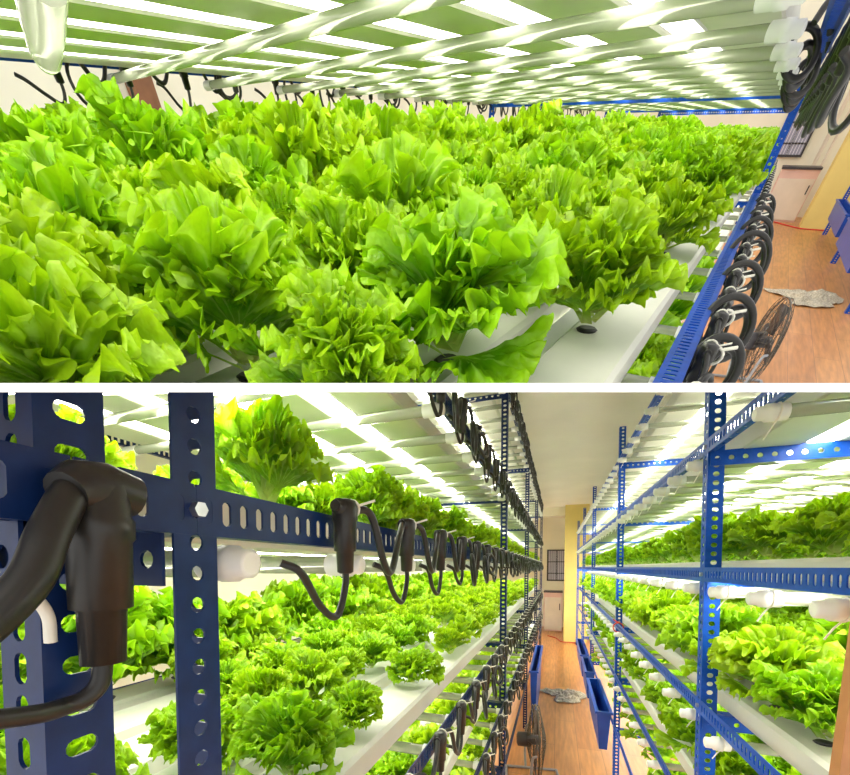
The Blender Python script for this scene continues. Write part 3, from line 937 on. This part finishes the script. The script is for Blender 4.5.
# pillars and far ends
shell_box('wall_pillar', (0.15, 8.75, 0), (0.62, 9.1, CEIL), YELLOW, M_LOW, 'yellow painted pillar at the end of the lower aisle')
shell_box('wall_upper_pillar', (0.93, 12.1, UFL), (1.75, 12.6, 1.4), YELLOW, M_TOP, 'yellow painted pillar at the end of the upper aisle')
shell_box('trim_2', (-1.8, 9.0, 2.70), (0.15, 9.1, CEIL), BEIGE, M_LOW, 'cream beam under the ceiling at the end of the lower aisle')
def window(nm, M, x0, x1, z0, z1, y, label):
    fr = MB(); w = 0.035
    fr.box((x0-w,y-0.05,z0-w),(x1+w,y,z0)); fr.box((x0-w,y-0.05,z1),(x1+w,y,z1+w))
    fr.box((x0-w,y-0.05,z0),(x0,y,z1)); fr.box((x1,y-0.05,z0),(x1+w,y,z1))
    for q in (0.22, 0.62):
        zz = z0+(z1-z0)*q; fr.box((x0,y-0.045,zz-0.012),(x1,y-0.005,zz+0.012))
    fr.box(((x0+x1)/2-0.010,y-0.045,z0),((x0+x1)/2+0.010,y-0.005,z1))
    o = fr.build(nm, DARK); o.matrix_world = M
    g = MB(); g.box((x0,y-0.03,z0),(x1,y-0.022,z1)); g.build('pane', GLASS, o)
    b = MB()
    for k in range(9):
        xx = x0+(x1-x0)*(k+0.5)/9
        b.box((xx-0.006,y-0.045,z0),(xx+0.006,y-0.038,z1))
    b.build('window_grille', plain('grille_paint', (0.75,0.72,0.82), 0.5), o)
    return tag(o, label, None, None, 'structure')
window('window_1', M_LOW, -0.22, 0.20, 1.25, 2.0, FARY-0.002, 'dark framed window at the end of the lower aisle')
window('window_2', M_TOP, -0.05, 0.42, -0.42, 0.25, 13.598, 'dark framed window at the end of the upper aisle')
def cabinet(M, x0, x1, y0, y1, z0, z1, label):
    m = MB(); c = Vector(((x0+x1)/2, (y0+y1)/2, z0))
    m.box(Vector((x0,y0,z0))-c, Vector((x1,y1,z1))-c)
    o = m.build('white_cabinet', PINK); o.matrix_world = M @ T(*c)
    d = MB(); d.box((x0+0.015-c.x, y0-0.018-c.y, 0.03), (x1-0.015-c.x, y0-c.y, z1-z0-0.12)); dr = d.build('door', APPL, o)
    h = MB(); h.box((x1-0.07-c.x, y0-0.035-c.y, (z1-z0)*0.55), (x1-0.05-c.x, y0-0.019-c.y, (z1-z0)*0.72)); h.build('handle', DARK, dr)
    t = MB(); t.box((x0-0.01-c.x, y0-0.02-c.y, z1-z0), (x1+0.01-c.x, y1-c.y, z1-z0+0.03)); t.build('top', DARK, o)
    return tag(o, label, 'cabinet')
cabinet(M_LOW, -0.30, 0.13, 10.1, 10.6, 0, 0.95, 'pale cabinet with dark top standing below the window in the lower room')
cabinet(M_TOP, 0.22, 0.84, 12.75, 13.3, UFL, UFL+0.72, 'pale cabinet with dark top standing below the window in the upper room')
# red lead on the floor by the pillar
for M, pts, lab in ((M_LOW, [(-0.18,9.3,0.01),(0.0,9.05,0.01),(0.1,8.65,0.01),(0.3,8.62,0.01),(0.55,8.5,0.01)], 'thin red cable lying on the floor around the lower pillar'),
                    (M_TOP, [(0.5,12.6,UFL+0.01),(0.75,12.2,UFL+0.01),(0.95,11.95,UFL+0.01),(1.3,11.9,UFL+0.01)], 'thin red cable lying on the floor around the upper pillar')):
    m = MB(); m.tube(smooth_path(pts), 0.009, 6); o = m.build('red_cable', REDP); o.matrix_world = M; tag(o, lab, 'cable')
# brown cupboard against the left wall of the upper room
m = MB(); m.box((-2.69, 1.78, -0.30), (-2.62, 1.88, 0.34))
o = m.build('wooden_board', BROWN); o.matrix_world = M_TOP; tag(o, 'narrow brown wooden board on the cream wall behind the upper room rack', 'board')
# pipes at the right end of the upper room
m = MB(); m.tube([(0.72,13.5,UFL),(0.72,13.5,1.4)], 0.035, 10); m.tube([(0.85,13.5,UFL),(0.85,13.5,1.4)], 0.02, 10)
o = m.build('wall_pipe', APPL); o.matrix_world = M_TOP; tag(o, 'pale pipes on the far wall beside the yellow pillar', 'pipe')
# second rack across the upper aisle
make_rack(M_TOP, 'shelf_rack', 'blue perforated rack across the aisle at the right edge of the upper room', 1.26, 1, 0.9, [6.36, 8.97, 11.5], UFL, 0.75, [0.30, -0.15, -0.55, -0.95], BLUE, corner=-1, post_w=0.06)
for k, lz in enumerate((-0.15, -0.55, -0.95)):
    make_channels(M_TOP, [1.40, 1.62], lz, 6.2, 11.6, 'upper room right rack, '+['upper','middle','low'][k]+' tier', 0.13)
make_lamps(M_TOP, [1.51, 1.72], 0.30, [6.2, 9.0, 11.6], 0.06, 'upper room right rack')
# the thick lead and plug closest to the viewer
m = MB()
m.tube(smooth_path([(-0.2425,0.149,1.630),(-0.240,0.136,1.620),(-0.232,0.121,1.597),(-0.222,0.105,1.570),(-0.214,0.070,1.542),(-0.205,0.03,1.535)]), 0.0085, 14)
o = m.build('power_cable', BLACK); o.matrix_world = M_LOW
tag(o, 'thick black power cable with large plug on the post closest to the viewer', 'power cable')
m = MB(); m.tube(smooth_path([(-0.2425,0.149,1.530),(-0.243,0.147,1.515),(-0.244,0.140,1.508),(-0.245,0.131,1.5065),(-0.240,0.118,1.508),(-0.235,0.09,1.514),(-0.225,0.05,1.52)]), 0.0048, 12); m.build('lead', BLACK, o)
c = MB()
prof = [(1.526,0.007),(1.526,0.0105),(1.556,0.0115),(1.557,0.0145),(1.594,0.0150),(1.596,0.0165),(1.606,0.0165),(1.608,0.0150),(1.624,0.0150),(1.632,0.0125),(1.636,0.006)]
c.tube([(-0.2425,0.149,p[0]) for p in prof], [p[1] for p in prof], 20)
c.tube([(-0.2425,0.168,1.622),(-0.2425,0.151,1.624),(-0.241,0.139,1.622),(-0.239,0.132,1.618)], [0.012,0.0145,0.0145,0.011], 16)
c.build('plug', BLACK, o)
t = MB(); t.tube(smooth_path([(-0.262,0.105,1.565),(-0.255,0.112,1.570),(-0.252,0.122,1.566),(-0.254,0.130,1.555),(-0.256,0.132,1.540)]), 0.0030, 8); t.build('cable_tie', TIE, o)
# clear tube hanging close to the viewer, top left
p0 = pix(45, 62)*0.40; p1 = pix(38, -30)*0.34
m = MB()
A_, B_ = CAMLOC + p0, CAMLOC + p1
d = (B_-A_)
IT = M_TOP.inverted()
m.tube([IT @ (A_ + d*k) for k in (0, 0.02, 0.10, 0.5, 1.0)], [0.002, 0.005, 0.0065, 0.0085, 0.0095], 18)
o = m.build('clear_tube', CLEAR); o.matrix_world = M_TOP
tag(o, 'clear plastic tube with tapered end hanging down at the top left', 'tube')
# bunched leads on the front beam of the overhead tier
n = 0
for i in range(18):
    y = 1.15+0.26*i
    p = Vector((UX+0.006, y, UL[0]+0.0))
    if not in_view(M_TOP @ p, True, 60): continue
    o = put_cable((i*2+1) % 5, M_TOP @ T(*p) @ Matrix.Scale(1.3, 4))
    tag(o, f'black power cable bunched on upper room overhead front beam, {ORD[n]} from the near end', 'power cable', 'cables on the overhead front beam'); n += 1
n = 0
for i, (y, rr) in enumerate(((0.95,0.05),(1.2,0.06),(1.55,0.062),(1.95,0.075),(2.35,0.07),(2.8,0.06),(3.3,0.06))):
    m = MB()
    m.torus((0,0,-0.02), (0.55,-0.75,0.35), rr, 0.0075, 30, 8)
    m.torus((0.012,0.03,-0.035), (0.75,-0.6,0.2), rr*0.82, 0.0075, 30, 8)
    m.tube(smooth_path([(0.0,-rr*0.3,-0.02-rr),(-0.01,-0.02,-0.05),(-0.018,0.0,0.012),(-0.014,0.05,0.016)]), 0.0075, 8)
    o = m.build('cable_coil', BLACK); o.matrix_world = M_TOP @ T(UX+0.045, y, UL[1]+0.005)
    t = MB(); t.torus((-0.012,0.0,0.0), (0,1,0.2), 0.016, 0.0028, 14, 6); t.tube([(0.0,0.0,0.012),(0.02,0.01,0.016)], 0.003, 6); t.build('cable_tie', TIE, o)
    tag(o, f'coiled black cable hung beside the upper room front beam, {ORD[n]} from the near end', 'cable', 'coiled cables'); n += 1
for n, (w, k0, k1) in enumerate(((-0.27, 0.52, 0.92), (-0.42, 0.50, 0.90), (-0.57, 0.50, 0.88))):  # fill lamps added under the board to light the near left plants
    ax, ay = rgt, cam2world(run).normalized()
    az = ax.cross(ay)
    b, d = MB(), MB()
    b.box((-0.03, 0, -0.006), (0.03, k1-k0, -0.003)); d.box((-0.027, 0.005, -0.008), (0.027, k1-k0-0.005, -0.006))
    o = b.build('grow_lamp', SHEET)
    o.matrix_world = Matrix.Translation(CAMLOC + ax*w + ay*k0) @ Matrix((ax, ay, az)).transposed().to_4x4()
    d.build('lamp_diffuser', LAMP[False], o)
    tag(o, f'added flat fill lamp under the white board above the left rack, {ORD[n]} from the aisle', 'lamp', 'added fill lamps under the board')
for n, (x, y, z, rr) in enumerate(((-0.045, 1.95, 0.115, 0.045), (-0.03, 2.25, 0.10, 0.05), (-0.035, 2.6, 0.085, 0.045))):
    m = MB()
    m.torus((0,0,0), (0.6,-0.7,0.35), rr, 0.008, 28, 8)
    m.torus((0.01,0.03,-0.02), (0.8,-0.55,0.1), rr*0.8, 0.008, 28, 8)
    m.tube(smooth_path([(0.0,0.0,rr),(0.012,0.02,rr+0.03),(0.03,0.05,rr+0.02),(0.045,0.09,rr-0.01)]), 0.008, 8)
    o = m.build('cable_coil', BLACK); o.matrix_world = M_TOP @ T(x, y, z)
    tag(o, f'coiled black cable bunched below the upper room overhead tube ends, {ORD[n]} from the near end', 'cable', 'coiled cables at the tube ends')
# small red tie on the right rack of the lower room
m = MB(); m.torus((0,0,0), (0,1,0), 0.030, 0.004, 16, 6); m.tube([(0.0,0,0.03),(-0.03,0.01,0.05)], 0.004, 6)
o = m.build('red_tie', REDP); o.matrix_world = M_LOW @ T(XR-0.004, 2.75, LR[3]-0.002); tag(o, 'small red tie knotted on a beam of the right rack', 'tie')

# ================================================================== every room ends at the board between them
bpy.context.view_layer.update()
def plane_for(y, keep_up):
    n = Vector((0, F, -(y-PY)))                       # camera (right, down, forward) normal, pointing down
    w = cam2world(n).normalized()
    return w if keep_up else -w
N_TOP = plane_for(383.6, True)                       # upper room: remove where (p-cam).n > 0
N_LOW = plane_for(391.6, False)
inv_top = M_TOP.inverted()
def is_top(o):
    r = o
    while r.parent: r = r.parent
    return r.get('room') == 1
for o in list(scene.objects):
    if o.parent is None and o.type in ('MESH', 'EMPTY'):
        mw = o.matrix_world.to_3x3().normalized()
        o_top = (mw.col[2].normalized() - wu).length < 0.3
        if not o_top and o.name.startswith(('lettuce',)):
            o_top = mw.col[2].normalized().dot(wu) > 0.9
        o['_t'] = 1 if o_top else 0
def root_of(o):
    while o.parent: o = o.parent
    return o
dead = []
for o in list(scene.objects):
    if o.type != 'MESH' or o.name.startswith('added_divider'): continue
    top = root_of(o)['_t']
    if o.name.startswith('distant_lettuces'): continue
    n = N_TOP if top else N_LOW
    mw = o.matrix_world
    ds = [((mw @ Vector(c)) - CAMLOC).dot(n) for c in o.bound_box]
    if max(ds) <= 0: continue
    if min(ds) >= 0:
        dead.append(o); continue
    me = o.data.copy()
    bm = bmesh.new(); bm.from_mesh(me)
    inv = mw.inverted()
    co = inv @ CAMLOC
    no = (mw.to_3x3().transposed() @ n).normalized()
    bmesh.ops.bisect_plane(bm, geom=bm.verts[:]+bm.edges[:]+bm.faces[:], dist=1e-6, plane_co=co, plane_no=no, clear_outer=True)
    bm.to_mesh(me); bm.free()
    if len(me.polygons) == 0: dead.append(o)
    else: o.data = me
for o in dead:
    if o.children:
        for ch in list(o.children):
            if ch not in dead and ch.type == 'MESH':
                pass
    bpy.data.objects.remove(o)
# a thing whose own body was cut away leaves no loose parts; an empty with nothing left goes too
for o in list(scene.objects):
    if o.type == 'EMPTY' and not o.children: bpy.data.objects.remove(o)
bpy.context.view_layer.update()
PARTS = {'plug','cable_tie','end_cap','lamp_diffuser','net_cup','bolt'}
for o in list(scene.objects):
    if o.parent is None and o.name.split('.')[0] in PARTS: bpy.data.objects.remove(o)
for o in scene.objects:
    if '_t' in o: del o['_t']
